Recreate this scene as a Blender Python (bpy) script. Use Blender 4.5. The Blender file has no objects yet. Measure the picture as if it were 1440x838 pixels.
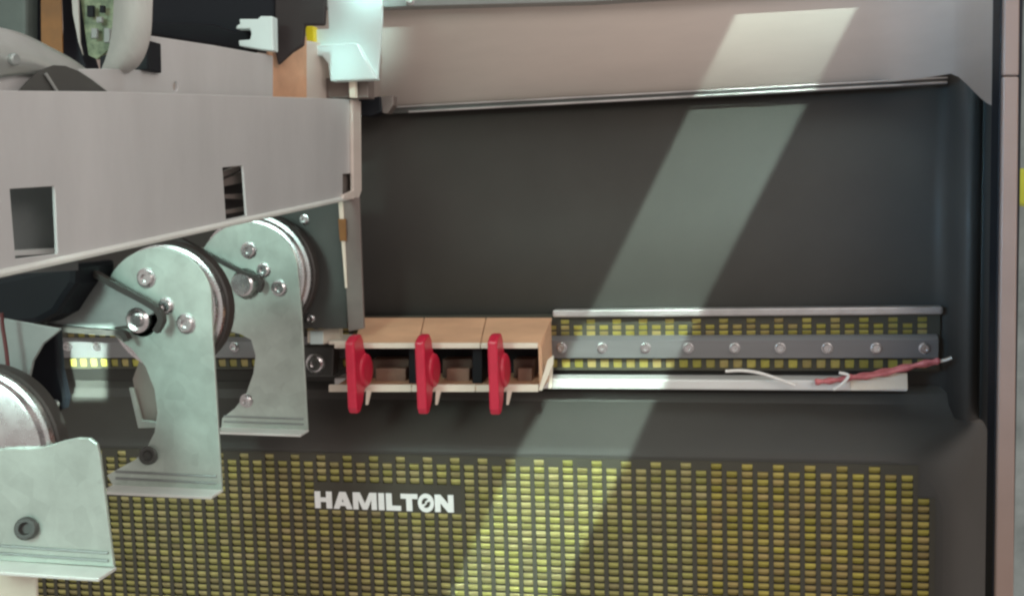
import bpy, bmesh, math, random
from mathutils import Vector, Matrix
from mathutils.geometry import intersect_line_plane
random.seed(7)
S = bpy.context.scene
COL = S.collection

# ------------------------------------------------------------------ camera
RIGHT = Vector((0.979213, 0.200434, -0.031118)).normalized()     # camera axes in the world
FWD = Vector((-0.202496, 0.974867, -0.092898)).normalized()
FWD = (FWD - RIGHT * FWD.dot(RIGHT)).normalized()
UP = RIGHT.cross(FWD).normalized()
EYE = Vector((0.0, -1.12, 0.0))
cam = bpy.data.cameras.new('camera')
cam_o = bpy.data.objects.new('camera', cam); COL.objects.link(cam_o)
cam.sensor_width = 36.0; cam.lens = 35.0
cam.clip_start = 0.01; cam.clip_end = 60
cam_o.matrix_world = Matrix(((RIGHT.x, UP.x, -FWD.x, EYE.x), (RIGHT.y, UP.y, -FWD.y, EYE.y),
                             (RIGHT.z, UP.z, -FWD.z, EYE.z), (0, 0, 0, 1)))
S.camera = cam_o

def ray(px, py): return (RIGHT * (px - 720) - UP * (py - 419) + FWD * 1400).normalized()
def at(px, py, Y):                     # measured photo position on the plane y = Y
    r = ray(px, py); return EYE + r * ((Y - EYE.y) / r.y)
def on(px, py, P, N):
    r = ray(px, py); return EYE + r * ((P - EYE).dot(N) / r.dot(N))

# ------------------------------------------------------------------ world and lamps
S.view_settings.view_transform = 'Standard'; S.view_settings.look = 'None'
S.view_settings.exposure = 0; S.view_settings.gamma = 1
S.cycles.filter_width = 2.5
S.cycles.max_bounces = 8
w = bpy.data.worlds.new('World'); S.world = w; w.use_nodes = True
bg = w.node_tree.nodes['Background']
bg.inputs[0].default_value = (1.0, 0.90, 0.85, 1); bg.inputs[1].default_value = 0.50

def area(name, loc, target, sx, sy, energy, color, spread=180):
    L = bpy.data.lights.new(name, 'AREA'); L.shape = 'RECTANGLE'; L.size = sx; L.size_y = sy
    L.energy = energy; L.color = color; L.spread = math.radians(spread)
    o = bpy.data.objects.new(name, L); COL.objects.link(o)
    o.location = loc
    o.rotation_euler = (Vector(target) - Vector(loc)).to_track_quat('-Z', 'Y').to_euler()
    return o
area('bracket_fill', (-0.80, -1.55, 0.42), (-0.42, -0.13, -0.27), 0.45, 0.45, 0.68, (0.66, 1.0, 0.90), 33)  # added cool lamp, aimed narrowly to brighten the brackets
area('room_light', (1.3, -1.7, 0.9), (-0.2, -0.1, -0.05), 1.4, 0.8, 23, (1.0, 0.92, 0.86))
area('corner_fill', (-0.85, -1.5, 0.35), (0.35, -.05, 0.02), 0.3, 0.5, 0.36, (0.28, 0.66, 1.0), 15)  # added blue lamp, narrow, tints the right-hand corner

area('ceiling_light', (0.30, -0.55, 1.35), (0.25, -.1, -.3), 0.8, 0.5, 4.5, (0.82, 1.0, 1.0))
def beam(name, quad, Ldir, energy, color, dist=1.6, spread=0.45, more=0.0):
    """collimated beam for daylight through a slanted gap and for added fills; quad = its footprint (top left, top right, bottom left)"""
    a, b, c = quad
    Ld = Ldir.normalized()
    V = c - a; V = V - Ld * V.dot(Ld); Vn = V.normalized()
    U = b - a; U = U - Ld * U.dot(Ld); U = U - Vn * U.dot(Vn)
    ctr = a + (b - a) / 2 + (c - a) / 2 - Ld * dist - Vn * more / 2
    L = bpy.data.lights.new(name, 'AREA'); L.shape = 'RECTANGLE'; L.size = U.length; L.size_y = V.length + more
    L.energy = energy; L.color = color; L.spread = math.radians(spread)
    o = bpy.data.objects.new(name, L); COL.objects.link(o)
    y = -Vn; z = -Ld; x = y.cross(z)
    o.matrix_world = Matrix(((x.x, y.x, z.x, ctr.x), (x.y, y.y, z.y, ctr.y), (x.z, y.z, z.z, ctr.z), (0, 0, 0, 1)))
    return o
q0 = (at(1034, 22, -.02), at(1203, 14, -.02), at(600, 905, -.02))
bc = (q0[1] + q0[2]) / 2
band_dir = (at(1116, 18, 0) - at(700, 838, 0)).normalized()
LAMP = EYE + band_dir * 1.15 + Vector((0, -0.45, 0))
LD = (bc - LAMP).normalized()
SUNCOL = (0.72, 1.0, 0.90)
beam('sun_streak', q0, LD, 0.66, SUNCOL, more=.32)
beam('sun_patch', (at(446, 58, -.10), at(506, 58, -.10), at(452, 130, -.10)), LD, 0.009, (0.55, 1.0, 0.95), spread=3)
beam('shelf_glare_fill', (at(498, 22, 0), at(546, 22, 0), at(504, 116, 0)), LD, 0.026, (0.6, 1.0, 0.97), spread=2.6)  # added beam imitating the glare reflected in the shelf metal
GL_D = at(122, 510, 0) - EYE
beam('rail_fill', (at(101, 474, 0), at(148, 474, 0), at(102, 560, 0)), GL_D, 0.11, SUNCOL)  # added beam along the camera's line of sight, brightens the rail gap

# ------------------------------------------------------------------ materials
def mat(name, col, metal=0.0, rough=0.5, var=0.12, scale=60, bump=0.0, bscale=400, spec=0.5, spangle=0.0,
        rand=0.0, island=False, streak=None, col2=None):
    m = bpy.data.materials.new(name); m.use_nodes = True
    nt = m.node_tree; P = nt.nodes['Principled BSDF']; N = nt.nodes.new; K = nt.links.new
    P.inputs['Metallic'].default_value = metal
    P.inputs['Roughness'].default_value = rough
    P.inputs['Specular IOR Level'].default_value = spec
    tc = N('ShaderNodeTexCoord'); mp = N('ShaderNodeMapping'); K(tc.outputs['Object'], mp.inputs[0])
    if streak: mp.inputs['Scale'].default_value = streak
    no = N('ShaderNodeTexNoise'); no.inputs['Scale'].default_value = scale; no.inputs['Detail'].default_value = 6
    no.inputs['Roughness'].default_value = 0.65
    K(mp.outputs[0], no.inputs[0])
    r = N('ShaderNodeMapRange'); K(no.outputs[0], r.inputs[0])
    r.inputs[1].default_value = 0.3; r.inputs[2].default_value = 0.7
    r.inputs[3].default_value = 1 - var; r.inputs[4].default_value = 1 + var
    val = r.outputs[0]
    if spangle:
        vo = N('ShaderNodeTexVoronoi'); vo.inputs['Scale'].default_value = scale * 3; K(mp.outputs[0], vo.inputs[0])
        sx = N('ShaderNodeSeparateColor'); K(vo.outputs['Color'], sx.inputs[0])
        r2 = N('ShaderNodeMapRange'); K(sx.outputs[0], r2.inputs[0])
        r2.inputs[3].default_value = 1 - spangle; r2.inputs[4].default_value = 1 + spangle
        mu = N('ShaderNodeMath'); mu.operation = 'MULTIPLY'; K(val, mu.inputs[0]); K(r2.outputs[0], mu.inputs[1])
        val = mu.outputs[0]
    base = N('ShaderNodeMix'); base.data_type = 'RGBA'
    base.inputs[6].default_value = (*col, 1); base.inputs[7].default_value = (*(col2 or col), 1)
    base.inputs[0].default_value = 0
    if rand:
        src = N('ShaderNodeNewGeometry').outputs['Random Per Island'] if island else N('ShaderNodeObjectInfo').outputs['Random']
        K(src, base.inputs[0])
        r3 = N('ShaderNodeMath'); r3.operation = 'MULTIPLY'; K(src, r3.inputs[0]); r3.inputs[1].default_value = 7.31
        fr = N('ShaderNodeMath'); fr.operation = 'FRACT'; K(r3.outputs[0], fr.inputs[0])
        r4 = N('ShaderNodeMapRange'); K(fr.outputs[0], r4.inputs[0])
        r4.inputs[3].default_value = 1 - rand; r4.inputs[4].default_value = 1 + rand
        mu = N('ShaderNodeMath'); mu.operation = 'MULTIPLY'; K(val, mu.inputs[0]); K(r4.outputs[0], mu.inputs[1])
        val = mu.outputs[0]
    elif col2: K(no.outputs[0], base.inputs[0])
    vm = N('ShaderNodeVectorMath'); vm.operation = 'SCALE'
    K(base.outputs[2], vm.inputs[0]); K(val, vm.inputs['Scale'])
    K(vm.outputs[0], P.inputs['Base Color'])
    rr = N('ShaderNodeMapRange'); K(no.outputs[0], rr.inputs[0])
    rr.inputs[3].default_value = max(0.05, rough - 0.08); rr.inputs[4].default_value = min(1, rough + 0.10)
    K(rr.outputs[0], P.inputs['Roughness'])
    if bump:
        n2 = N('ShaderNodeTexNoise'); n2.inputs['Scale'].default_value = bscale; n2.inputs['Detail'].default_value = 3
        K(tc.outputs['Object'], n2.inputs[0])
        b = N('ShaderNodeBump'); b.inputs['Strength'].default_value = bump; b.inputs['Distance'].default_value = 0.001
        K(n2.outputs[0], b.inputs['Height']); K(b.outputs[0], P.inputs['Normal'])
    return m
M = {}
M['charcoal'] = mat('charcoal_plastic', (.058, .0535, .048), 0, .52, .14, 4, 0, 900, .25)
M['charcoal2'] = mat('charcoal_grille', (.056, .051, .038), 0, .5, .1, 20, 0, 900, .3)
M['shelf'] = mat('brushed_shelf_metal', (.66, .575, .515), .25, .45, .05, 6, .05, 700, .5, streak=(1, 1, 5))
M['beam'] = mat('beam_aluminium', (.60, .595, .59), .45, .46, .07, 14, .10, 60, streak=(1, 1, .25))
M['zinc'] = mat('zinc_plate', (.52, .60, .545), .60, .36, .14, 22, .35, 35, spangle=.06)  # green cast of the cool light is put into this colour
M['zincdark'] = mat('dull_steel', (.30, .32, .31), .5, .45, .10, 40, .05, 500)
M['steel'] = mat('bright_steel', (.62, .60, .60), 1, .26, .08, 60)
M['steel2'] = mat('satin_cover', (.50, .52, .50), .75, .36, .08, 20)
M['lip'] = mat('polished_lip', (.50, .47, .46), .7, .32, .35, 12, streak=(.8, 1, 1))
M['rail'] = mat('rail_metal', (.20, .19, .19), .6, .42, .06, 30, streak=(.2, 1, 3))
M['black'] = mat('black_plastic', (.008, .009, .012), 0, .5, .1, 40, spec=.2)
M['rubber'] = mat('black_rubber', (.034, .028, .025), 0, .55, .15, 60)
M['red'] = mat('red_plastic', (.50, .016, .045), 0, .36, .10, 30)
M['beige'] = mat('beige_board', (.58, .33, .20), 0, .6, .14, 30, .1, 300, streak=(.4, 1, 1))
M['cream'] = mat('cream_plastic', (.72, .64, .53), 0, .5, .06, 40)
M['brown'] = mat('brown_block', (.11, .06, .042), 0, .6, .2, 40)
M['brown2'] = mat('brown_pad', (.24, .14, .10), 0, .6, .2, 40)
M['white'] = mat('white_plastic', (.66, .79, .77), 0, .35, .03, 30)  # cyan tint of the daylight is mixed into the white
M['whiteledge'] = mat('white_ledge', (.66, .64, .62), .15, .35, .08, 25, streak=(.3, 1, 1))
M['tile'] = mat('yellow_insert', (.39, .33, .06), .15, .42, .12, 300, rand=.25, col2=(.36, .265, .105))
M['tilestuff'] = mat('yellow_insert_mass', (.37, .335, .10), .15, .42, .12, 300, rand=.25, island=True, col2=(.35, .29, .14))
M['orange'] = mat('orange_flex', (.20, .085, .018), 0, .45, .25, 30)
M['navy'] = mat('navy_plastic', (.012, .013, .018), 0, .55, .1, 30, spec=.2)
M['pcb'] = mat('circuit_green', (.05, .12, .05), 0, .4, .5, 120, col2=(.28, .30, .20))
M['yellow'] = mat('yellow_chip', (.75, .60, .02), 0, .4, .05, 30)
M['trim'] = mat('trim_pink', (.26, .185, .155), .1, .5, .06, 20)
M['grey'] = mat('grey_plate', (.27, .28, .27), .3, .45, .08, 30)
M['darkgrey'] = mat('dark_grey_plate', (.075, .075, .07), .3, .42, .08, 30)
M['strut'] = mat('mauve_strut', (.20, .165, .15), .4, .45, .1, 30)
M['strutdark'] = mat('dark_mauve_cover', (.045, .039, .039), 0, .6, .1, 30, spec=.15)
M['tab'] = mat('taupe_tab', (.30, .27, .24), .2, .5, .08, 30)
M['ribbon'] = mat('ribbon_grey', (.44, .425, .40), .1, .4, .06, 30, streak=(6, 6, .4))
M['letter'] = mat('white_print', (.82, .84, .82), 0, .5, .02, 30)
# mat('dark_ink', (.15, .13, .13), 0, .6, .1, 30)
M['wire_red'] = mat('red_wire', (.42, .05, .06), 0, .4, .25, 90, col2=(.55, .2, .2))
M['wire_white'] = mat('white_wire', (.72, .68, .64), 0, .45, .06, 60)
M['cablered'] = mat('dark_red_cable', (.10, .02, .02), 0, .5, .1, 60)
M['room'] = mat('room_blur', (.16, .22, .21), 0, .8, .5, 3.5, col2=(.33, .36, .36))
M['cap'] = mat('dull_cap', (.10, .12, .11), .2, .5, .15, 30)
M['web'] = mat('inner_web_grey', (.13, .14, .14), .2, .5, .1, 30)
M['edge'] = mat('bright_cut_edge', (.72, .74, .70), .3, .4, .08, 20)
M['lime'] = mat('lime_box', (.55, .60, .06), 0, .5, .1, 10)

# ------------------------------------------------------------------ builders
def link(name, bm, m, parent=None, bevel=0.0, smooth=False, loc=None):
    bmesh.ops.recalc_face_normals(bm, faces=bm.faces[:])
    me = bpy.data.meshes.new(name); bm.to_mesh(me); bm.free()
    if m: me.materials.append(m)
    if smooth:
        for p in me.polygons: p.use_smooth = True
    o = bpy.data.objects.new(name, me); COL.objects.link(o)
    if parent: 
        o.parent = parent
        o.matrix_parent_inverse = Matrix.Translation(-parent.location)
    if bevel:
        b = o.modifiers.new('bevel', 'BEVEL'); b.width = bevel; b.segments = 2; b.limit_method = 'ANGLE'
        b.angle_limit = math.radians(50)
    if smooth == 'auto':
        me.set_sharp_from_angle(angle=math.radians(35))
    return o
def thing(name, label, cat, loc, group=None):
    o = bpy.data.objects.new(name, None); COL.objects.link(o); o.location = loc
    o.empty_display_size = .02
    return tag(o, label, cat, group)
def tag(o, label, cat, group=None):
    o['label'] = label; o['category'] = cat
    if group: o['group'] = group
    return o
def struct(o): o['kind'] = 'structure'; return o

def slab(name, loops, vec, m, parent=None, bevel=0.0):
    """flat plate: outline (+ holes) of world points, thickened by vec"""
    if isinstance(loops[0], Vector): loops = [loops]
    bm = bmesh.new(); vec = Vector(vec); edges = []; rings = []
    for lp in loops:
        vs = [bm.verts.new(p) for p in lp]; rings.append(vs)
        for i in range(len(vs)): edges.append(bm.edges.new((vs[i], vs[(i + 1) % len(vs)])))
    if len(loops) == 1: bm.faces.new(rings[0])
    else: bmesh.ops.triangle_fill(bm, edges=edges, use_beauty=True, normal=vec.normalized())
    front = bm.faces[:]; mp = {v: bm.verts.new(v.co + vec) for v in bm.verts[:]}
    for f in front: bm.faces.new([mp[v] for v in reversed(f.verts)])
    for vs in rings:
        n = len(vs)
        for i in range(n):
            a, b = vs[i], vs[(i + 1) % n]; bm.faces.new((a, b, mp[b], mp[a]))
    return link(name, bm, m, parent, bevel)
def pl(pts, Y): return [at(x, y, Y) for x, y in pts]
def plate(name, pts, Y, thick, m, parent=None, bevel=.0006, holes=()):
    return slab(name, [pl(pts, Y)] + [pl(h, Y) for h in holes], (0, thick, 0), m, parent, bevel)
def arc(cx, cy, r, a0, a1, n=20, ry=None):
    ry = ry or r
    return [(cx + r * math.cos(math.radians(a0 + (a1 - a0) * i / n)), cy + ry * math.sin(math.radians(a0 + (a1 - a0) * i / n))) for i in range(n + 1)]
def box(name, lo, hi, m, parent=None, bevel=.0006):
    x0, y0, z0 = lo; x1, y1, z1 = hi
    return slab(name, [Vector((x0, y0, z0)), Vector((x1, y0, z0)), Vector((x1, y0, z1)), Vector((x0, y0, z1))], (0, y1 - y0, 0), m, parent, bevel)
def lathe(name, prof, ctr, m, parent=None, seg=48, axis=(0, 1, 0), bevel=0):
    """profile of (radius, distance along axis)"""
    ax = Vector(axis).normalized(); u = ax.orthogonal().normalized(); v = ax.cross(u)
    bm = bmesh.new(); rings = []
    for r, d in prof:
        if r < 1e-6: rings.append([bm.verts.new(ctr + ax * d)])
        else: rings.append([bm.verts.new(ctr + ax * d + (u * math.cos(2 * math.pi * k / seg) + v * math.sin(2 * math.pi * k / seg)) * r) for k in range(seg)])
    for A, B in zip(rings, rings[1:]):
        for k in range(seg):
            j = (k + 1) % seg
            if len(A) == 1 and len(B) == 1: continue
            if len(A) == 1: bm.faces.new((A[0], B[k], B[j]))
            elif len(B) == 1: bm.faces.new((A[k], A[j], B[0]))
            else: bm.faces.new((A[k], A[j], B[j], B[k]))
    return link(name, bm, m, parent, bevel, 'auto')
def smooth_path(pts, n=8):
    P = [pts[0]] + list(pts) + [pts[-1]]; out = []
    for i in range(1, len(P) - 2):
        p0, p1, p2, p3 = P[i - 1:i + 3]
        for k in range(n):
            t = k / n
            out.append(0.5 * ((2 * p1) + (p2 - p0) * t + (2 * p0 - 5 * p1 + 4 * p2 - p3) * t * t + (3 * p1 - p0 - 3 * p2 + p3) * t ** 3))
    out.append(pts[-1]); return out
def sweep(name, pts, r, m, parent=None, seg=10, n=8, rz=None, wob=0):
    """round (or flat when rz is given) section along a smoothed path"""
    path = smooth_path(pts, n); bm = bmesh.new(); rings = []
    for i, p in enumerate(path):
        t = (path[min(i + 1, len(path) - 1)] - path[max(i - 1, 0)]).normalized()
        s = Vector((0, 1, 0)); s = (s - t * s.dot(t)).normalized(); q = t.cross(s)
        rr = r * (1 + wob * math.sin(i * 1.1))
        if rz is None:
            rings.append([bm.verts.new(p + (s * math.cos(2 * math.pi * k / seg) + q * math.sin(2 * math.pi * k / seg)) * rr) for k in range(seg)])
        else:
            rings.append([bm.verts.new(p + s * a * rz + q * b * r) for a, b in ((-1, -1), (1, -1), (1, 1), (-1, 1))])
    for A, B in zip(rings, rings[1:]):
        for k in range(len(A)):
            j = (k + 1) % len(A); bm.faces.new((A[k], A[j], B[j], B[k]))
    bm.faces.new(rings[0][::-1]); bm.faces.new(rings[-1])
    return link(name, bm, m, parent, 0, 'auto')
def screw(name, ctr, r, m, parent, h=.004, axis=(0, -1, 0), socket=True):
    prof = [(r * 1.25, 0), (r * 1.25, h * .2), (r, h * .25), (r, h * .8), (r * .85, h)]
    prof += [(r * .5, h), (r * .45, h * .4), (0, h * .4)] if socket else [(0, h * 1.1)]
    return lathe(name, prof, ctr, m, parent, seg=18, axis=axis)
def extrude_profile(name, xy, z0, z1, m, parent=None, smooth='auto'):
    """open sheet: profile of (x, y) run from z0 to z1"""
    bm = bmesh.new()
    A = [bm.verts.new((x, y, z0)) for x, y in xy]; B = [bm.verts.new((x, y, z1)) for x, y in xy]
    for i in range(len(xy) - 1): bm.faces.new((A[i], A[i + 1], B[i + 1], B[i]))
    o = link(name, bm, m, parent, 0, smooth)
    s = o.modifiers.new('solid', 'SOLIDIFY'); s.thickness = .002; s.offset = 0
    return o
def insert_mesh(bm, cx, cz, wd, ht, Y, dep=.0023):
    """small louvre: a bright upright bar whose lower half folds back into the slot"""
    a, b = wd / 2, ht / 2
    pr = [(.0012, 1.0), (.0, .80), (-.0001, .35), (.0003, -.08), (dep * .55, -.45), (dep, -1.0)]
    L = [bm.verts.new((cx - a, Y + y, cz + z * b)) for y, z in pr]
    C_ = [bm.verts.new((cx, Y + y - .00025, cz + z * b)) for y, z in pr]
    Rr = [bm.verts.new((cx + a, Y + y, cz + z * b)) for y, z in pr]
    for i in range(len(pr) - 1):
        bm.faces.new((L[i], C_[i], C_[i + 1], L[i + 1])); bm.faces.new((C_[i], Rr[i], Rr[i + 1], C_[i + 1]))
def perforated(name, xs, zs, holes, Y, depth, m, parent):
    """sheet with real holes: xs / zs are the cell borders, holes the set of open (i, j)"""
    bm = bmesh.new()
    F = [[bm.verts.new((x, Y, z)) for z in zs] for x in xs]
    Bk = {}
    def bv(i, j):
        if (i, j) not in Bk: Bk[(i, j)] = bm.verts.new((xs[i], Y + depth, zs[j]))
        return Bk[(i, j)]
    nx, nz = len(xs) - 1, len(zs) - 1
    solid = lambda i, j: 0 <= i < nx and 0 <= j < nz and (i, j) not in holes
    for i in range(nx):
        for j in range(nz):
            if not solid(i, j): continue
            bm.faces.new((F[i][j], F[i + 1][j], F[i + 1][j + 1], F[i][j + 1]))
            for di, dj, p, q in ((-1, 0, (i, j + 1), (i, j)), (1, 0, (i + 1, j), (i + 1, j + 1)), (0, -1, (i, j), (i + 1, j)), (0, 1, (i + 1, j + 1), (i, j + 1))):
                if not solid(i + di, j + dj):
                    bm.faces.new((F[p[0]][p[1]], bv(*p), bv(*q), F[q[0]][q[1]]))
    me = bpy.data.meshes.new(name); bm.to_mesh(me); bm.free(); me.materials.append(m)
    o = bpy.data.objects.new(name, me); COL.objects.link(o); o.parent = parent
    o.matrix_parent_inverse = Matrix.Translation(-parent.location)
    return o

# ------------------------------------------------------------------ the setting: moulded housing
XL = -1.15
def fillet(x0, y0, x1, y1, n=10):       # concave quarter from (x0,y0) along +x to (x1,y1) along -y
    return [(x0 + (x1 - x0) * math.sin(math.pi / 2 * k / n), y0 + (y1 - y0) * (1 - math.cos(math.pi / 2 * k / n))) for k in range(n + 1)]
xA = at(1312, 330, 0).x; xB = at(1385, 330, -.07).x
def col(px, Y): return (at(px, 330, Y).x, Y)
ctrl = [col(1300, 0), col(1318, -.001), col(1332, -.008), col(1342, -.022), col(1350, -.036), col(1358, -.045), col(1366, -.047), col(1374, -.042), col(1379, -.036),
        col(1385, -.040), col(1390, -.060), col(1395, -.095), col(1402, -.135)]
prof = [(p.x, p.y) for p in smooth_path([Vector((x, y, 0)) for x, y in ctrl], 5)]
struct(extrude_profile('back_panel', [(XL, 0)] + prof + [(prof[-1][0] + .010, -.138)], at(1000, 575, 0).z, at(1000, 110, 0).z, M['charcoal']))
# lower moulded block: lofted outlines (depth, top edge row, right edge column, corner radius)
rings_def = [(-.002, 540, 1399, .010), (-.012, 552, 1396, .012), (-.015, 566, 1391, .016), (-.030, 585, 1378, .026), (-.048, 606, 1364, .038),
             (-.058, 620, 1353, .046), (-.065, 630, 1343, .052), (-.069, 637, 1334, .056), (-.0705, 643, 1326, .058)]
bm = bmesh.new(); R = []
for Y, ty, rx, rad in rings_def:
    z = at(1000, ty, Y).z; x = at(rx, 740, Y).x
    pts = [Vector((XL, Y, z))] + [Vector((-1.0 + (x - rad + 1.0) * k / 8, Y, z)) for k in range(9)]
    for k in range(1, 17):
        a = math.pi / 2 * k / 16; pts.append(Vector((x - rad + rad * math.sin(a), Y, z - rad + rad * math.cos(a))))
    pts += [Vector((x, Y, z - rad - .08)), Vector((x, Y, -.75))]
    R.append([bm.verts.new(p) for p in pts])
for A, B in zip(R, R[1:]):
    for i in range(len(A) - 1): bm.faces.new((A[i], A[i + 1], B[i + 1], B[i]))
rim_pts = [v.co.copy() for v in R[-1]] + [Vector((XL, rings_def[-1][0], -.75))]
lower = link('lower_wall', bm, M['charcoal'], None, 0, 'auto'); struct(lower)
# black box standing in for the shade of the gap beyond the fillet
struct(box('shaded_gap', (at(1401, 419, -.165).x, -.165, -.75), (at(1432, 419, -.165).x, -.14, .40), M['black']))
# room beyond the frame
struct(box('room_wall', (.6, 1.50, -1.5), (4.0, 1.56, 1.6), M['room'], bevel=0))
tag(plate('storage_box', [(1433, 236), (1475, 240), (1475, 292), (1433, 288)], 1.3, .15, M['lime'], None, .01), 'yellow box seen beyond the right edge of the frame', 'box')

# ------------------------------------------------------------------ right frame trim
t = thing('frame_trim', 'pinkish beige vertical metal trim at the right edge of the machine', 'trim', at(1418, 830, -.2))
for y0, y1 in ((-60, 106.5), (108, 920)):
    plate('trim_section', [(1412 - y0 * .0145, y0), (1434 - y0 * .010, y0), (1434 - y1 * .010, y1), (1412 - y1 * .0145, y1)], -.20, .006, M['trim'], t, .0015)

# ------------------------------------------------------------------ metal shelf above the panel
t = thing('shelf_panel', 'pale brushed metal panel above the dark back wall, its lower edge rolled into a lip', 'panel', at(940, 135, -.02))
zl = at(940, 131, -.02).z
x0 = at(1225, 60, -.02).x; x1 = at(1404, 60, -.15).x; xq = at(1325, 115, -.02).x
sheet = extrude_profile('sheet', [(XL, -.010)] + fillet(x0, -.010, x1, -.15, 16) + [(x1 + .006, -.155)], zl, .40, M['shelf'], t)
for v in sheet.data.vertices:          # the curved end sweeps down into the upright
    if v.co.z < zl + .001 and v.co.x > xq: v.co.z -= .040 * min(1, (v.co.x - xq) / (x1 - xq)) ** 1.5
xa, xb = at(548, 155, -.024).x, at(1336, 118, -.024).x
sweep('lip', [Vector((xa, -.013, zl + .001)), Vector((xb, -.013, zl + .001))], .0011, M['lip'], t, n=2)
sweep('lip', [Vector((xa + .02, -.016, zl - .0055)), Vector((xb - .001, -.016, zl - .0040))], .0013, M['lip'], t, n=2)
box('lip_backing', (XL, -.012, zl - .006), (xb, -.004, zl), M['darkgrey'], t)
# upper rail strip; overhang and unseen right run shaped to clip the sun streak
plate('top_strip', [(440, -60), (1330, -70), (1330, -28), (830, 3), (480, 12), (440, 10)], -.035, .020, M['grey'], t, .001)
screw('screw', at(577, 2, -.035), .004, M['steel'], t)

# ------------------------------------------------------------------ perforated grille with lettering
YF = -.0706
g = thing('grille_panel', 'dark perforated panel with rows of yellow slots and white raised lettering', 'grille', at(760, 838, YF))
px_, pz_ = .015827, .0080
c_last = at(1299, 740, YF - .002).x
zrow0 = at(967, 655.5, YF - .002).z
sw, sh = .0109, .0073
NC, NR = 66, 25
xs = []; 
for c in range(NC - 1, -1, -1):
    xc = c_last - c * px_; xs += [xc - sw / 2, xc + sw / 2]
xs = [xs[0] - .01] + xs + [xs[-1] + .0055]
zs = []
for r in range(NR - 1, -1, -1):
    zc = zrow0 - r * pz_; zs += [zc - sh / 2, zc + sh / 2]
zs = [zs[0] - .003] + zs + [zs[-1] + .0025]
HX0, HX1, HX2, HZ0, HZ1, HZ2 = xs[0] + .002, xs[-4] + .0016, xs[-1] - .002, zs[0] + .001, zs[-9] - .0006, zs[-1] - .0015
lx0, lx1 = at(440, 702, YF).x, at(641, 702, YF).x
lz0, lz1 = at(540, 719, YF).z, at(540, 686, YF).z
holes = set(); cells = []
for c in range(NC):
    for r in range(NR):
        start = 0 if c % 2 == 1 and c > 2 else 1
        if c == 0: start = 4
        if c in (1, 2): start = 1
        if r < start: continue
        xc, zc = c_last - c * px_, zrow0 - r * pz_
        if lx0 - sw * .15 < xc < lx1 + sw * .15 and lz0 - .0015 < zc < lz1 + .0015: continue
        i = 1 + 2 * (NC - 1 - c); j = 1 + 2 * (NR - 1 - r)
        holes.add((i, j)); cells.append((xc, zc))
holes |= {(i, j) for i in (2 * NC - 1, 2 * NC) for j in range(2 * (NR - 4) + 1, 2 * NR + 1)}
YH = rings_def[-1][0]
hole_l = [Vector((x, YH, z)) for x, z in ((HX0, HZ0), (HX2, HZ0), (HX2, HZ1), (HX1, HZ1), (HX1, HZ2), (HX0, HZ2))]
struct(slab('grille_surround', [rim_pts, hole_l], (0, .002, 0), M['charcoal']))
struct(box('back_plate', (HX0 - .05, -.0600, -.74), (HX2 + .004, -.0580, HZ2 + .003), M['black']))
perforated('face_sheet', xs, zs, holes, YF - .0011, .0010, M['charcoal2'], g)
lim = at(700, 850, YF).z
vis = [c for c in cells if c[1] > lim]
vis.sort(key=lambda c: -(c[0] + .15 * -c[1]))
parts = set(vis[:300])
proto = None
for (xc, zc) in vis[:300]:
    if proto is None:
        bm = bmesh.new(); insert_mesh(bm, 0, 0, sw * .99, sh * .99, 0)
        proto = link('slot_insert', bm, M['tile'], None); o = proto
    else:
        o = proto.copy(); COL.objects.link(o)
    o.parent = g; o.matrix_parent_inverse = Matrix.Translation(-g.location)
    o.location = (xc, YF - .0004 + random.uniform(-.0002, .0001), zc)
bm = bmesh.new()
for (xc, zc) in cells:
    if (xc, zc) in parts: continue
    insert_mesh(bm, xc, zc, sw * .99, sh * .99, YF - .0004)
o = link('slot_insert_mass', bm, M['tilestuff'], g); o['kind'] = 'stuff'
# lettering H A M I L T O N, wide bold capitals, each letter its own raised piece
GL = {
 'H': (1.1, [[(0, 0), (.36, 0), (.36, .38), (.74, .38), (.74, 0), (1.1, 0), (1.1, 1), (.74, 1), (.74, .64), (.36, .64), (.36, 1), (0, 1)]]),
 'A': (1.2, [[(0, 0), (.36, 0), (.44, .18), (.76, .18), (.84, 0), (1.2, 0), (.80, 1), (.40, 1)], [(.53, .40), (.60, .62), (.67, .40)]]),
 'M': (1.5, [[(0, 0), (.33, 0), (.33, .58), (.60, 0), (.90, 0), (1.17, .58), (1.17, 0), (1.5, 0), (1.5, 1), (1.06, 1), (.75, .36), (.44, 1), (0, 1)]]),
 'I': (.36, [[(0, 0), (.36, 0), (.36, 1), (0, 1)]]),
 'L': (.92, [[(0, 0), (.92, 0), (.92, .28), (.36, .28), (.36, 1), (0, 1)]]),
 'T': (1.05, [[(.345, 0), (.705, 0), (.705, .72), (1.05, .72), (1.05, 1), (0, 1), (0, .72), (.345, .72)]]),
 'O': (1.0, None),
 'N': (1.15, [[(0, 0), (.34, 0), (.34, .52), (.80, 0), (1.15, 0), (1.15, 1), (.81, 1), (.81, .48), (.35, 1), (0, 1)]]),
}
word = 'HAMILTON'; gaps = [.10, .06, .12, .12, .0, .02, .05]
tot = sum(GL[ch][0] for ch in word) + sum(gaps)
A0 = at(443, 715, YF - .003); A1 = at(638, 718.5, YF - .003)
hgt = at(443, 690, YF - .003).z - at(443, 713.5, YF - .003).z
lk = (A1.x - A0.x) / tot; cur = 0
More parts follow.
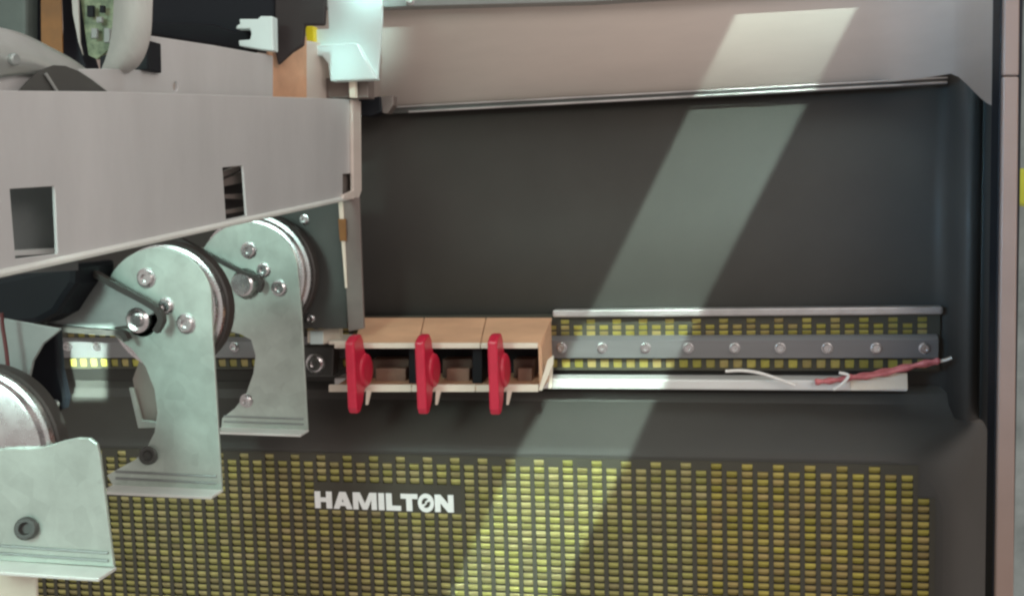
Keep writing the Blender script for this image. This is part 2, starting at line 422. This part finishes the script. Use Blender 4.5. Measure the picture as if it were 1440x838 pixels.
for k, ch in enumerate(word):
    base = Vector((A0.x + cur * lk, YF - .0026, A0.z + .0008))
    f = lambda p: base + Vector((p[0] * lk, 0, p[1] * hgt))
    if ch == 'O':
        ring = [[(.5 + .5 * math.cos(a * math.pi / 16), .5 + .54 * math.sin(a * math.pi / 16)) for a in range(32)],
                [(.5 + .27 * math.cos(-a * math.pi / 16), .5 + .29 * math.sin(-a * math.pi / 16)) for a in range(32)]]
        o = slab('letter', [[f(p) for p in l] for l in ring], (0, .0012, 0), M['letter'], g)
        slab('emblem', [f(p) for p in ((.24, .40), (.34, .26), (.56, .46), (.52, .54), (.77, .60), (.66, .75), (.44, .56), (.48, .47))], (0, .001, 0), M['letter'], o)
    else:
        slab('letter', [[f(p) for p in l] for l in GL[ch][1]], (0, .0012, 0), M['letter'], g)
    cur += GL[ch][0] + (gaps[k] if k < 7 else 0)

# ------------------------------------------------------------------ slotted rail along the wall
rl = thing('slotted_rail', 'grey metal rail with a row of screws between two bands of yellow slots', 'rail', at(900, 520, 0))
Yr = -.008
pxr = .01470
r_last = at(1297, 460, Yr).x
NRC = 70
zt0, zt1, zt2, zt3 = (at(1040, y, Yr).z for y in (447, 455.5, 463.5, 470.5))
zb0, zb1 = at(1040, 505, Yr).z, at(1040, 517.5, Yr).z
swr = .0096
xs = []
for c in range(NRC - 1, -1, -1): xs += [r_last - c * pxr - swr / 2, r_last - c * pxr + swr / 2]
xs = [xs[0] - .02] + xs + [at(1322, 460, Yr).x]
zs = [at(1040, 521, Yr).z, zb1, zb0, at(1040, 471.2, Yr).z, at(1040, 464.5, Yr).z, at(1040, 462.8, Yr).z, at(1040, 456, Yr).z, at(1040, 454.4, Yr).z, at(1040, 447.5, Yr).z, at(1040, 440, Yr).z]
holes = set(); tiles = []
for c in range(NRC):
    i = 1 + 2 * (NRC - 1 - c); xc = r_last - c * pxr
    for j in (1, 3, 5) + ((7,) if c % 2 == 0 else ()):
        holes.add((i, j)); tiles.append((xc, (zs[j] + zs[j + 1]) / 2, zs[j + 1] - zs[j]))
perforated('slot_strip', xs, zs, holes, Yr, .003, M['charcoal2'], rl)
shapes = {}
for xc, zc, ht in tiles:
    k = round(ht, 4)
    if k not in shapes:
        bm = bmesh.new(); insert_mesh(bm, 0, 0, swr * .98, ht * .98, 0, .0012)
        o = shapes[k] = link('slot_insert', bm, M['tile'], None)
    else: o = shapes[k].copy(); COL.objects.link(o)
    o.parent = rl; o.matrix_parent_inverse = Matrix.Translation(-rl.location)
    o.location = (xc, Yr + .0010, zc)
xe = at(1320, 488, -.016).x
bz0, bz1, bz2 = (at(1040, y, -.016).z for y in (503.5, 478.5, 471.8))
bm = bmesh.new()                                     # bar with a chamfered top edge
prof = [(-.016, bz0), (-.016, bz1), (-.010, bz2), (-.0085, bz2), (-.0085, bz0)]
A = [bm.verts.new((XL, y, z)) for y, z in prof]; B = [bm.verts.new((xe, y, z)) for y, z in prof]
for i in range(5): bm.faces.new((A[i], A[(i + 1) % 5], B[(i + 1) % 5], B[i]))
bm.faces.new(A[::-1]); bm.faces.new(B)
link('bar', bm, M['rail'], rl, .0005)
for sx_ in (96, 137, 330, 790, 847, 908, 968, 1033, 1097, 1163, 1232, 1300):
    screw('screw', at(sx_, 489 + (sx_ - 1040) * .002, -.016), .0047, M['steel'], rl, .0050)
xr = at(1326, 437, -.016).x
box('upper_lip', (at(777, 437, -.016).x, -.018, at(1040, 444.5, -.018).z), (xr, -.001, at(1040, 433.5, -.018).z), M['lip'], rl, .002)
# white ledge under the rail
lg = box('ledge', (at(470, 540, -.036).x, -.036, at(1040, 548.5, -.036).z), (at(1277, 540, -.036).x, -.004, at(1040, 534, -.036).z), M['whiteledge'], None, .0018)
tag(lg, 'long white ledge running below the slotted rail', 'ledge')

# ------------------------------------------------------------------ beige carrier under the clips
ca = thing('carrier_tray', 'beige open fronted carrier of three bays mounted over the rail', 'carrier', at(620, 548, -.05))
Yb, Yfz = -.019, -.085
def board(name, back, front, lip, m):     # sloping board from its back edge to its front edge
    p = pl(back, Yb) + pl(front, Yfz)
    slab(name, p, (0, .0, -.0035), m, ca, .0006)
def seg(name, xb0, xb1, yb0, yb1, xf0, xf1, yf0, yf1, m, lipm):
    board(name, [(xb0, yb0), (xb1, yb1)], [(xf1, yf1), (xf0, yf0)], None, m)
# three top boards
tb = [(508, 596), (597, 683), (684, 776)]
tf = [(498, 588), (589, 675), (676, 760)]
for (a, b), (c, d) in zip(tb, tf):
    seg('top_board', a, b, 446.5, 446.5, c, d, 484, 484, M['beige'], M['cream'])
for a, b in ((470, 588), (589, 675), (676, 756)):
    plate('front_lip', [(a, 482.5), (b, 482.5), (b, 490), (a, 490)], Yfz - .001, .004, M['cream'], ca)
seg('top_board', 466, 507, 470, 470, 462, 500, 480, 480, M['cream'], M['cream'])
seg('bottom_board', 500, 770, 523, 523, 470, 750, 544, 544, M['beige'], M['cream'])
for a, b in ((462, 578), (579, 668), (669, 757)):
    plate('front_lip', [(a, 541), (b, 541), (b, 551), (a, 551)], Yfz - .001, .004, M['cream'], ca)
# end wall with two slanted openings
pe0, pe1 = (at(756, 486, Yfz), at(777, 448, Yb))
xw = at(758, 520, Yfz).x
def wy(y_px_front, k, Yq): return Vector((xw, Yq, at(758, y_px_front, Yfz).z + k))
zf_t, zf_b = at(758, 487, Yfz).z, at(758, 545, Yfz).z
zb_t = at(776, 449, Yb).z
outer = [Vector((xw, Yfz, zf_t)), Vector((xw, Yfz, zf_b)), Vector((xw, Yb, zf_b)), Vector((xw, Yb, zb_t))]
def ew(u, v): return Vector((xw, Yfz + (Yb - Yfz) * u, zf_b + (zf_t - zf_b) * v))
slab('end_wall', [outer, [ew(.12, .15), ew(.45, .15), ew(.45, .5)], [ew(.6, .25), ew(.9, .25), ew(.9, .8)]], (.0035, 0, 0), M['beige'], ca)
slab('end_edge', [at(757, 549, Yfz - .003), at(762, 549, Yfz - .003), at(778, 512, Yfz - .003), at(778, 500, Yfz - .003), at(770, 506, Yfz - .003)], (0, .003, 0), M['cream'], ca)
slab('end_edge', [at(771, 546, Yfz + .004), at(776, 546, Yfz + .004), at(777, 516, Yfz + .004), at(772, 522, Yfz + .004)], (0, .003, 0), M['cream'], ca)
plate('rear_wall', [(500, 486), (772, 486), (772, 528), (500, 528)], -.0225, .003, M['black'], ca)
for x0_, x1_ in ((522, 575), (622, 664), (722, 752)):
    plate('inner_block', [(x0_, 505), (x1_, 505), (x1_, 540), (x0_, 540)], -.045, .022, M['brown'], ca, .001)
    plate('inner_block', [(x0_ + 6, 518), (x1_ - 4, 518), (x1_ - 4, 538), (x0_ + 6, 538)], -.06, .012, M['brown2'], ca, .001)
for x0_ in (575, 664):
    plate('divider', [(x0_, 488), (x0_ + 14, 488), (x0_ + 14, 541), (x0_, 541)], -.07, .04, M['black'], ca)
for x0_ in (515, 613, 713):
    slab('hook', [at(x0_, 548, -.09), at(x0_ + 7, 548, -.09), at(x0_ + 2, 569, -.09), at(x0_ - 1, 569, -.09)], (0, .003, 0), M['cream'], ca)

# ------------------------------------------------------------------ three red clips
labels = ['red plastic clip on the left end of the beige carrier, beside the bracket',
          'red plastic clip in the middle of the beige carrier, between the other two clips',
          'red plastic clip on the right bay of the beige carrier, nearest the bare rail']
def side_clip():
    """lever in the YZ plane with a round thumb wing; origin at the front edge, mid height"""
    c = thing('red_clip', labels[0], 'clip', (0, 0, 0), 'red clips on the carrier')
    prof = [(0, .031), (.012, .036), (.024, .037), (.030, .030), (.032, .022)]
    prof += [(.030 + .017 * math.cos(math.radians(a)), -.004 + .021 * math.sin(math.radians(a))) for a in range(75, -91, -15)]
    prof += [(.026, -.028), (.022, -.036), (.012, -.046), (.004, -.047), (0, -.040)]
    slab('lever', [Vector((0, y, z)) for y, z in prof], (.0108, 0, 0), M['red'], c, .0022)
    lathe('thumb_wing', [(0, -.003), (.0160, -.003), (.0185, 0), (.0178, .002), (.0150, .0035), (.010, .0030), (0, .003)], Vector((.011, .031, -.004)), M['red'], c, 28, (1, 0, 0))
    return c
clip0 = side_clip()
for k, px in enumerate((486, 584, 686)):
    if k == 0: c = clip0
    else:
        c = clip0.copy(); COL.objects.link(c); c['label'] = labels[k]
        for ch in clip0.children:
            d = ch.copy(); COL.objects.link(d); d.parent = c
    c.location = at(px, 522, -.125)

# ------------------------------------------------------------------ loose wires on the ledge
tw = thing('red_wire', 'frayed red twisted wire lying across the right end of the white ledge', 'wire', at(1200, 540, -.04))
sweep('strand', pl([(1146, 537), (1170, 535), (1200, 531), (1240, 523), (1280, 515), (1318, 509)], -.042), .0030, M['wire_red'], tw, wob=.25)
sweep('strand', pl([(1190, 530), (1222, 529), (1262, 521), (1300, 510), (1322, 507)], -.046), .0026, M['wire_red'], tw, wob=.3)
sweep('bare_tip', pl([(1318, 509), (1330, 506), (1338, 503)], -.043), .0016, M['wire_white'], tw)
sweep('stub', pl([(1172, 548), (1184, 540), (1193, 528), (1180, 524)], -.05), .0016, M['wire_white'], tw)
tag(sweep('white_wire', pl([(1020, 522), (1042, 521), (1066, 524), (1092, 532), (1118, 542)], -.044), .0017, M['wire_white']),
    'short bent white wire lying on the middle of the white ledge', 'wire')
tag(plate('end_pad', [(1196, 527), (1276, 524), (1277, 547), (1196, 549)], -.0375, .0012, M['cream'], None, .0006),
    'cream pad at the right end of the white ledge below the red wire', 'pad')

# ------------------------------------------------------------------ gantry beam on the left
P1 = at(500, 277, -.07); P1t = at(500, 140, -.07); P0 = at(0, 385, -.56)
BN = (P1t - P1).cross(P0 - P1).normalized()
if BN.y > 0: BN = -BN
def ob(px, py, off=0.0): return on(px, py, P1 + BN * off, BN)
gb = thing('gantry_beam', 'long pale sheet metal beam receding along the left with two cut out windows', 'beam', ob(250, 330))
hole1 = [(14, 266), (77, 262), (81, 357), (22, 364)]
hole2 = [(313, 236), (342, 233), (347, 303), (318, 309)]
hole3 = [(482, 245), (495, 244), (496, 272), (482, 274)]
out = [(-70, 126), (28, 128), (150, 129), (500, 140), (503, 276), (300, 321), (80, 368), (-70, 401)]
slab('face_plate', [[ob(*p) for p in out]] + [[ob(*p) for p in h] for h in (hole1, hole2, hole3)], -BN * .0025, M['beam'], gb, .0005)
def rim(a, b, r, m): sweep('edge_roll', [ob(*a, .001), ob(*b, .001)], r, m, gb, n=2)
rim((-70, 400), (500, 276), .0026, M['edge'])
slab('end_flange', [ob(496, 140, .004), ob(508, 143, .004), ob(509, 268, .004), ob(505, 280, .004), ob(482, 281, .004), ob(484, 274, .004), ob(497, 268, .004)], -BN * .004, M['shelf'], gb, .001)
# what shows through the windows
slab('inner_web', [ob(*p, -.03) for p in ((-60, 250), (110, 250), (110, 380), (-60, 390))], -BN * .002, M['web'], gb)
slab('inner_shelf', [ob(16, 353, -.02), ob(90, 349, -.02), ob(90, 356, -.02), ob(16, 360, -.02)], -BN * .01, M['beam'], gb)
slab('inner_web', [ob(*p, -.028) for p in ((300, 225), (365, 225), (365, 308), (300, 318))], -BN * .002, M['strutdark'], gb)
for a, b, c, d in (((308, 256), (345, 240), (345, 256), (308, 264)), ((308, 244), (340, 232), (336, 240), (308, 252)), ((312, 274), (350, 272), (350, 281), (312, 279)), ((312, 297), (350, 290), (350, 296), (312, 302))):
    slab('inner_rib', [ob(*p, -.015) for p in (a, b, c, d)], -BN * .004, M['strut'], gb)
slab('inner_web', [ob(*p, -.006) for p in ((474, 238), (500, 238), (500, 276), (474, 278))], -BN * .002, M['strut'], gb)
# upper flange set back behind the face
up = [(-70, 160), (-70, 100), (30, 98), (150, 97), (207, 99), (207, 50), (300, 64), (384, 79), (384, 165)]
slab('upper_flange', [[ob(*p, -.012) for p in up], [ob(x, y, -.012) for x, y in arc(247, 122, 3.4, 0, 345, 12, 7)]], -BN * .003, M['beam'], gb, .0006)
slab('upper_flange', [ob(*p, -.020) for p in ((378, 60), (432, 52), (432, 165), (378, 165))], -BN * .003, M['beige'], gb, .0012)
slab('upper_flange', [ob(*p, -.026) for p in ((425, 56), (460, 62), (472, 120), (478, 165), (425, 165))], -BN * .003, M['shelf'], gb, .0012)

# ------------------------------------------------------------------ three motor brackets under the beam
def bracket(label, px0, py0, k, Y, outline, hl, fold, extra):
    b = thing('motor_bracket', label, 'bracket', at(px0, py0, Y), 'zinc motor brackets hanging under the beam')
    plate('plate', outline, Y, .003, M['zinc'], b, .0007)
    (ax, ay), (bx, by) = fold          # bottom flange folded towards the viewer
    pa, pb = at(ax, ay, Y), at(bx, by, Y)
    slab('flange', [pa + Vector((0, .003, 0)), pb + Vector((0, .003, 0)), pb + Vector((0, -.020, -.0005)), pa + Vector((0, -.020, -.0005))], (0, 0, -.003), M['edge'], b, .0009)
    for d in (5.5 * k, 13 * k):        # bend lines pressed just above the flange
        sweep('bend_bead', [at(ax + 4 * k, ay - d - 2, Y - .0003), at(bx - 6 * k, by - d - 2, Y - .0003)], .0012, M['zincdark'], b, n=2, seg=8)
    return b
def wheel(parent, cx, cy, r, Y, k=1.0):
    c = at(cx, cy, Y)
    R_ = (at(cx + r, cy, Y) - c).length
    lathe('wheel_rim', [(0, 0), (R_ * .90, 0), (R_ * .93, .001), (R_ * .95, .006), (R_, .007), (R_, .013), (R_ * .5, .013)], c, M['steel'], parent, 64)
    lathe('tyre', [(R_ * .8, .0135), (R_ * 1.01, .0135), (R_ * 1.035, .015), (R_ * 1.035, .026), (R_ * 1.01, .028), (R_ * .5, .028)], c, M['rubber'], parent, 64)
# rear bracket
oc = arc(348, 384, 71, -150, 0, 24)[0:] + [(424, 440), (433, 604), (311, 602), (312, 588), (330, 574), (346, 553), (356, 525), (359, 500), (353, 478), (338, 470), (300, 460), (275, 400), (272, 345)]
oc = [(262, 345)] + oc[:-1]
bC = bracket('rearmost zinc motor bracket, next to the red clips, with a black tyred wheel behind', 370, 605, 1.0, -.12, oc, None, ((311, 600), (433, 604)), None)
wheel(bC, 354, 387, 79, -.1165)
for (x, y, r) in ((393, 405, .0075), (350, 352, .0075), (371, 380, .0065)):
    screw('screw', at(x, y, -.12), r, M['steel'], bC, .004)
screw('screw', at(347, 563, -.12), .0062, M['steel'], bC, .006)
lathe('idler_roller', [(0, .012), (.011, .012), (.013, .010), (.013, 0), (.017, 0), (.017, -.002)], at(346, 399, -.12), M['steel'], bC, 28, (0, -1, 0))
sweep('drive_belt', pl([(238, 330), (262, 341), (300, 362), (340, 382), (360, 389), (368, 398), (364, 410)], -.128), .0021, M['rubber'], bC, rz=.0035)
# middle bracket
om = arc(222, 424, 76, -155, -6, 26) + [(299, 470), (312, 689), (160, 685), (150, 668), (166, 659), (190, 646), (206, 630), (217, 608), (221, 580), (217, 548), (204, 515), (186, 492), (160, 472), (60, 464), (60, 400), (118, 372)]
bB = bracket('middle zinc motor bracket with a long belt arm and a silver rimmed wheel', 240, 690, 1.24, -.31, om, None, ((158, 681), (312, 688)), None)
wheel(bB, 226, 434, 82, -.3065)
for (x, y, r) in ((206, 391, .0075), (262, 455, .0075), (234, 430, .0062)):
    screw('screw', at(x, y, -.31), r, M['steel'], bB, .004)
lathe('oval_screw', [(.0085, 0), (.0085, .004), (.0072, .006), (.005, .006), (.004, .003), (0, .003)], at(210, 640, -.31), M['darkgrey'], bB, 24, (0.25, -1, 0.2))
lathe('idler_roller', [(0, .010), (.005, .010), (.006, .008), (.009, .009), (.0115, .007), (.0115, 0), (.016, 0), (.016, -.002)], at(199, 449, -.31), M['steel'], bB, 32, (0, -1, 0))
sweep('drive_belt', pl([(70, 352), (112, 372), (160, 400), (205, 424), (222, 436), (228, 450), (220, 466)], -.322), .0026, M['rubber'], bB, rz=.0035)
sweep('drive_belt', pl([(0, 452), (30, 456), (90, 462), (150, 467), (172, 468), (180, 478)], -.322), .0026, M['rubber'], bB, rz=.0035)
plate('arm_plate', [(66, 384), (118, 374), (190, 412), (218, 440), (180, 458), (150, 462), (66, 458)], -.317, .003, M['zincdark'], bB)
plate('stop_tab', [(186, 533), (198, 500), (216, 500), (221, 540), (221, 598), (197, 600)], -.29, .004, M['tab'], bB, .001)
plate('stop_tab', [(181, 545), (187, 545), (199, 590), (222, 593), (222, 601), (194, 602)], -.296, .003, M['zinc'], bB, .0008)
# front bracket
oa = [(-60, 632), (-10, 632), (20, 630), (46, 630), (70, 626), (90, 619), (110, 615), (126, 616), (136, 624), (140, 640), (160, 797), (-60, 784)]
bA = bracket('front zinc motor bracket at the lower left with an oval screw and square lower plate', 80, 803, 1.45, -.46, oa, None, ((-60, 784), (161, 798)), None)
wheel(bA, -36, 634, 100, -.4565)
lathe('oval_screw', [(.0090, 0), (.0090, .005), (.0075, .007), (.005, .007), (.004, .003), (0, .003)], at(40, 742, -.46), M['darkgrey'], bA, 24, (0.3, -1, 0.25))
# the sheet behind the front wheel, with its curved cut-out, and the motor can it carries
sp = thing('side_plate', 'grey steel side plate with a curved cut out at the left, behind the front wheel', 'plate', at(40, 580, -.40))
plate('sheet', [(-40, 440), (84, 462), (82, 466), (60, 484), (46, 508), (41, 530), (45, 550), (56, 572), (70, 590), (70, 640), (-40, 640)], -.40, .003, M['grey'], sp)
lathe('bolt', [(.004, 0), (.004, .003), (0, .004)], at(78, 568, -.39), M['steel'], sp, 14, (0, -1, 0))
tag(plate('motor_can', [(30, 465), (78, 462), (82, 520), (91, 560), (88, 575), (75, 582), (30, 590)], -.375, .010, M['black'], None, .002), 'black motor body behind the curved cut out of the grey side plate', 'motor')
tag(plate('motor_housing', [(-40, 398), (20, 385), (108, 368), (106, 400), (92, 420), (78, 442), (52, 456), (-40, 462)], -.35, .06, M['black'], None, .006), 'black motor housing tucked under the near end of the beam', 'motor')
tag(sweep('cable', pl([(2, 440), (4, 462), (9, 495), (13, 535)], -.415), .0016, M['cablered']), 'thin dark red cable running down the left edge past the side plate', 'cable')
tag(plate('foot_block', [(-40, 790), (50, 800), (53, 900), (-40, 900)], -.42, .004, M['cream'], None, .002), 'cream block in the lower left corner below the front bracket', 'block')

# dark plate, strut and block behind the rear bracket
mp = thing('motor_plate', 'dark grey plate with two bright screws behind the rear bracket', 'plate', at(455, 460, -.07))
plate('sheet', [(330, 285), (484, 268), (486, 300), (489, 462), (330, 462)], -.075, .004, M['darkgrey'], mp)
for x, y in ((428, 309), (437, 448)): screw('screw', at(x, y, -.075), .0045, M['steel'], mp, .004)
st = thing('strut', 'narrow mauve grey upright strip hanging below the end of the beam', 'strut', at(498, 470, -.08))
plate('web', [(479, 278), (505, 278), (512, 462), (490, 466)], -.082, .004, M['strut'], st)
plate('bright_edge', [(475, 280), (482, 280), (488, 405), (485, 405)], -.084, .002, M['cream'], st, .0005)
plate('orange_label', [(475.5, 308), (486, 308), (487, 339), (478, 339)], -.0852, .001, M['orange'], st, 0)
sb = thing('screw_block', 'small dark block with a round screw and pale cap left of the carrier', 'block', at(445, 525, -.05))
plate('cap', [(432, 465), (478, 462), (478, 480), (455, 484), (432, 482)], -.06, .01, M['cream'], sb, .001)
plate('cap', [(436, 466), (454, 466), (454, 484), (436, 484)], -.062, .002, M['white'], sb, .0005)
plate('body', [(425, 486), (470, 488), (468, 530), (425, 530)], -.05, .02, M['darkgrey'], sb, .002)
screw('screw', at(444, 511, -.05), .0095, M['steel'], sb, .005)

# ------------------------------------------------------------------ head assembly at the top left
hh = thing('head_housing', 'black housing across the top left above the beam', 'housing', at(330, 80, -.25))
plate('shell', [(130, -60), (388, -60), (388, 30), (386, 72), (300, 60), (205, 47), (130, 60)], -.20, .05, M['navy'], hh, .003)
plate('cover', [(386, -60), (460, -60), (456, 36), (428, 36), (426, 64), (410, 74), (390, 92), (386, 72)], -.204, .006, M['strutdark'], hh, .002)
plate('black_block', [(205, 30), (300, 34), (330, 45), (350, 40), (350, 72), (290, 62), (205, 48)], -.215, .02, M['black'], hh, .002)  # black block along the lower edge of the shell
tag(plate('fork_connector', [(336, 27), (362, 27), (366, 23), (383, 23), (384, 72), (366, 70), (336, 65), (335, 57), (351, 56), (353, 48), (351, 41), (331, 41), (333, 36), (337, 34)], -.23, .012, M['white'], None, .0012),
    'small white forked connector on the black housing', 'connector')
wb = thing('white_block', 'bright white stepped plastic block with its painted glare beside the yellow chip at the top', 'block', at(495, 115, -.10))
plate('upper_body', [(459, -30), (538, -30), (537, 30), (531, 112), (500, 104), (470, 66), (441, 66), (441, 42), (462, 41)], -.098, .005, M['white'], wb, .001)  # right part widened to stand in for glare on the shelf
plate('lower_body', [(441, 64), (496, 60), (503, 62), (530, 112), (464, 115), (461, 90), (452, 79), (441, 79)], -.104, .014, M['white'], wb, .002)
tag(plate('yellow_chip', [(429, 37), (441, 37), (442, 79), (431, 78)], -.106, .012, M['yellow'], None, .001), 'small yellow chip on the left side of the white block', 'chip')
pn = thing('guide_pin', 'short pale pin and box below the white block', 'pin', at(496, 138, -.09))
plate('pin', [(490, 112), (500, 112), (501, 138), (491, 138)], -.094, .006, M['cream'], pn, .001)
plate('box_body', [(456, 110), (518, 110), (518, 138), (456, 138)], -.085, .02, M['strut'], pn, .001)
bk = thing('black_connector', 'small black connector at the left end of the shelf lip', 'connector', at(525, 165, -.08))
plate('body', [(504, 140), (534, 136), (536, 158), (520, 164), (504, 162)], -.05, .02, M['black'], bk, .001)
plate('collar', [(530, 136), (553, 134), (553, 148), (545, 160), (532, 158)], -.045, .015, M['strut'], bk, .001)
# ribbon cable: a wide flat strip curving down in front of the housing
Yq = -.45
bm = bmesh.new(); A = []; B = []
left = pl([(162, -60), (160, -20), (157, 10), (152, 35), (144, 58), (133, 76), (120, 90), (108, 100)], Yq)
right = pl([(215, -60), (214, -20), (211, 10), (207, 35), (200, 55), (188, 75), (172, 89), (150, 97)], Yq)
ls, rs = smooth_path(left, 4), smooth_path(right, 4)
for i, (a, b) in enumerate(zip(ls, rs)):
    k = (i / len(ls)) ** 2 * .03
    A.append(bm.verts.new(a + Vector((0, k, 0)))); B.append(bm.verts.new(b + Vector((0, k, 0))))
for i in range(len(A) - 1): bm.faces.new((A[i], B[i], B[i + 1], A[i + 1]))
rc = link('ribbon_cable', bm, M['ribbon'], None, 0, True)
s = rc.modifiers.new('solid', 'SOLIDIFY'); s.thickness = .0012
tag(rc, 'wide pale grey ribbon cable curving down at the top left', 'cable')
tag(plate('corner_block', [(140, 100), (208, 99), (207, 56), (196, 60), (140, 80)], -.405, .02, M['black'], None, .001), 'black wedge block under the bend of the ribbon cable', 'block')
cb = thing('circuit_board', 'green circuit board strip between the orange flex and the ribbon cable', 'circuit board', at(125, 85, -.36))
plate('board', [(104, -60), (170, -60), (165, 60), (136, 84), (124, 78)], -.36, .004, M['pcb'], cb, .0005)
plate('edge_strip', [(96, -60), (107, -60), (112, 60), (116, 78), (110, 60), (102, 20)], -.366, .002, M['ribbon'], cb, .0004)
for x, y, wd, hg in ((122, 8, 9, 16), (135, 24, 8, 8), (128, 40, 8, 14), (140, 8, 6, 10), (146, 40, 8, 20)):
    plate('chip', [(x, y), (x + wd, y), (x + wd, y + hg), (x, y + hg)], -.366, .003, M['black'] if wd != 8 else M['grey'], cb, .0004)
tag(plate('orange_flex', [(57, -60), (84, -60), (87, 40), (88, 78), (58, 70)], -.37, .001, M['orange'], None, 0), 'orange brown flexible flat cable at the top left', 'cable')
tag(plate('navy_column', [(84, -60), (104, -60), (110, 60), (122, 100), (86, 100), (88, 40)], -.355, .02, M['navy'], None, .001), 'dark navy column right of the orange flex', 'column')
tag(plate('navy_post', [(34, -60), (60, -60), (60, 80), (40, 80)], -.355, .02, M['navy'], None, .001), 'dark navy post left of the orange flex', 'column')
tag(plate('grey_cap', [(-40, -60), (36, -60), (36, 70), (-40, 70)], -.37, .02, M['cap'], None, .003), 'dull grey green cap in the top left corner', 'cap')
# rounded silver cover: a shallow dome over the near end of the beam
dm = thing('motor_cover', 'rounded silver cover with a dark lens shaped opening on the near beam end', 'cover', ob(40, 128, -.01))
def crv(pts, off): return smooth_path([ob(x, y, off) for x, y in pts], 6)
C1 = crv([(-90, 34), (-40, 36), (0, 43), (30, 51), (62, 66), (110, 93), (152, 130)], -.022)
C2 = crv([(-90, 50), (-40, 54), (0, 60), (28, 68), (58, 80), (104, 104), (148, 131)], -.008)
C3 = crv([(-90, 78), (-40, 82), (0, 84), (24, 88), (52, 94), (96, 111), (140, 132)], -.006)
C4 = crv([(-90, 128), (-40, 118), (0, 108), (24, 104), (50, 104), (84, 116), (124, 134)], -.010)
bm = bmesh.new(); RW = [[bm.verts.new(p) for p in c] for c in (C1, C2, C3, C4)]
for A, B in zip(RW, RW[1:]):
    for i in range(len(A) - 1): bm.faces.new((A[i], A[i + 1], B[i + 1], B[i]))
o = link('arched_shell', bm, M['steel2'], dm, 0, True)
sd = o.modifiers.new('sub', 'SUBSURF'); sd.levels = 1; sd.render_levels = 2
sd = o.modifiers.new('solid', 'SOLIDIFY'); sd.thickness = .002
slab('opening', [ob(x, y, -.0045) for x, y in ((26, 129.5), (38, 116), (52, 103), (64, 96), (76, 92), (92, 93), (110, 100), (130, 113), (152, 130))], -BN * .001, M['darkgrey'], dm)  # dark slab standing in for the shade inside the opening
sweep('spring_clip', [ob(x, y, -.003) for x, y in ((64, 104), (72, 116), (80, 129))], .0012, M['grey'], dm)
lathe('bolt', [(.004, 0), (.004, .003), (.003, .004), (0, .004)], ob(17, 84, -.005), M['zincdark'], dm, 18, BN)
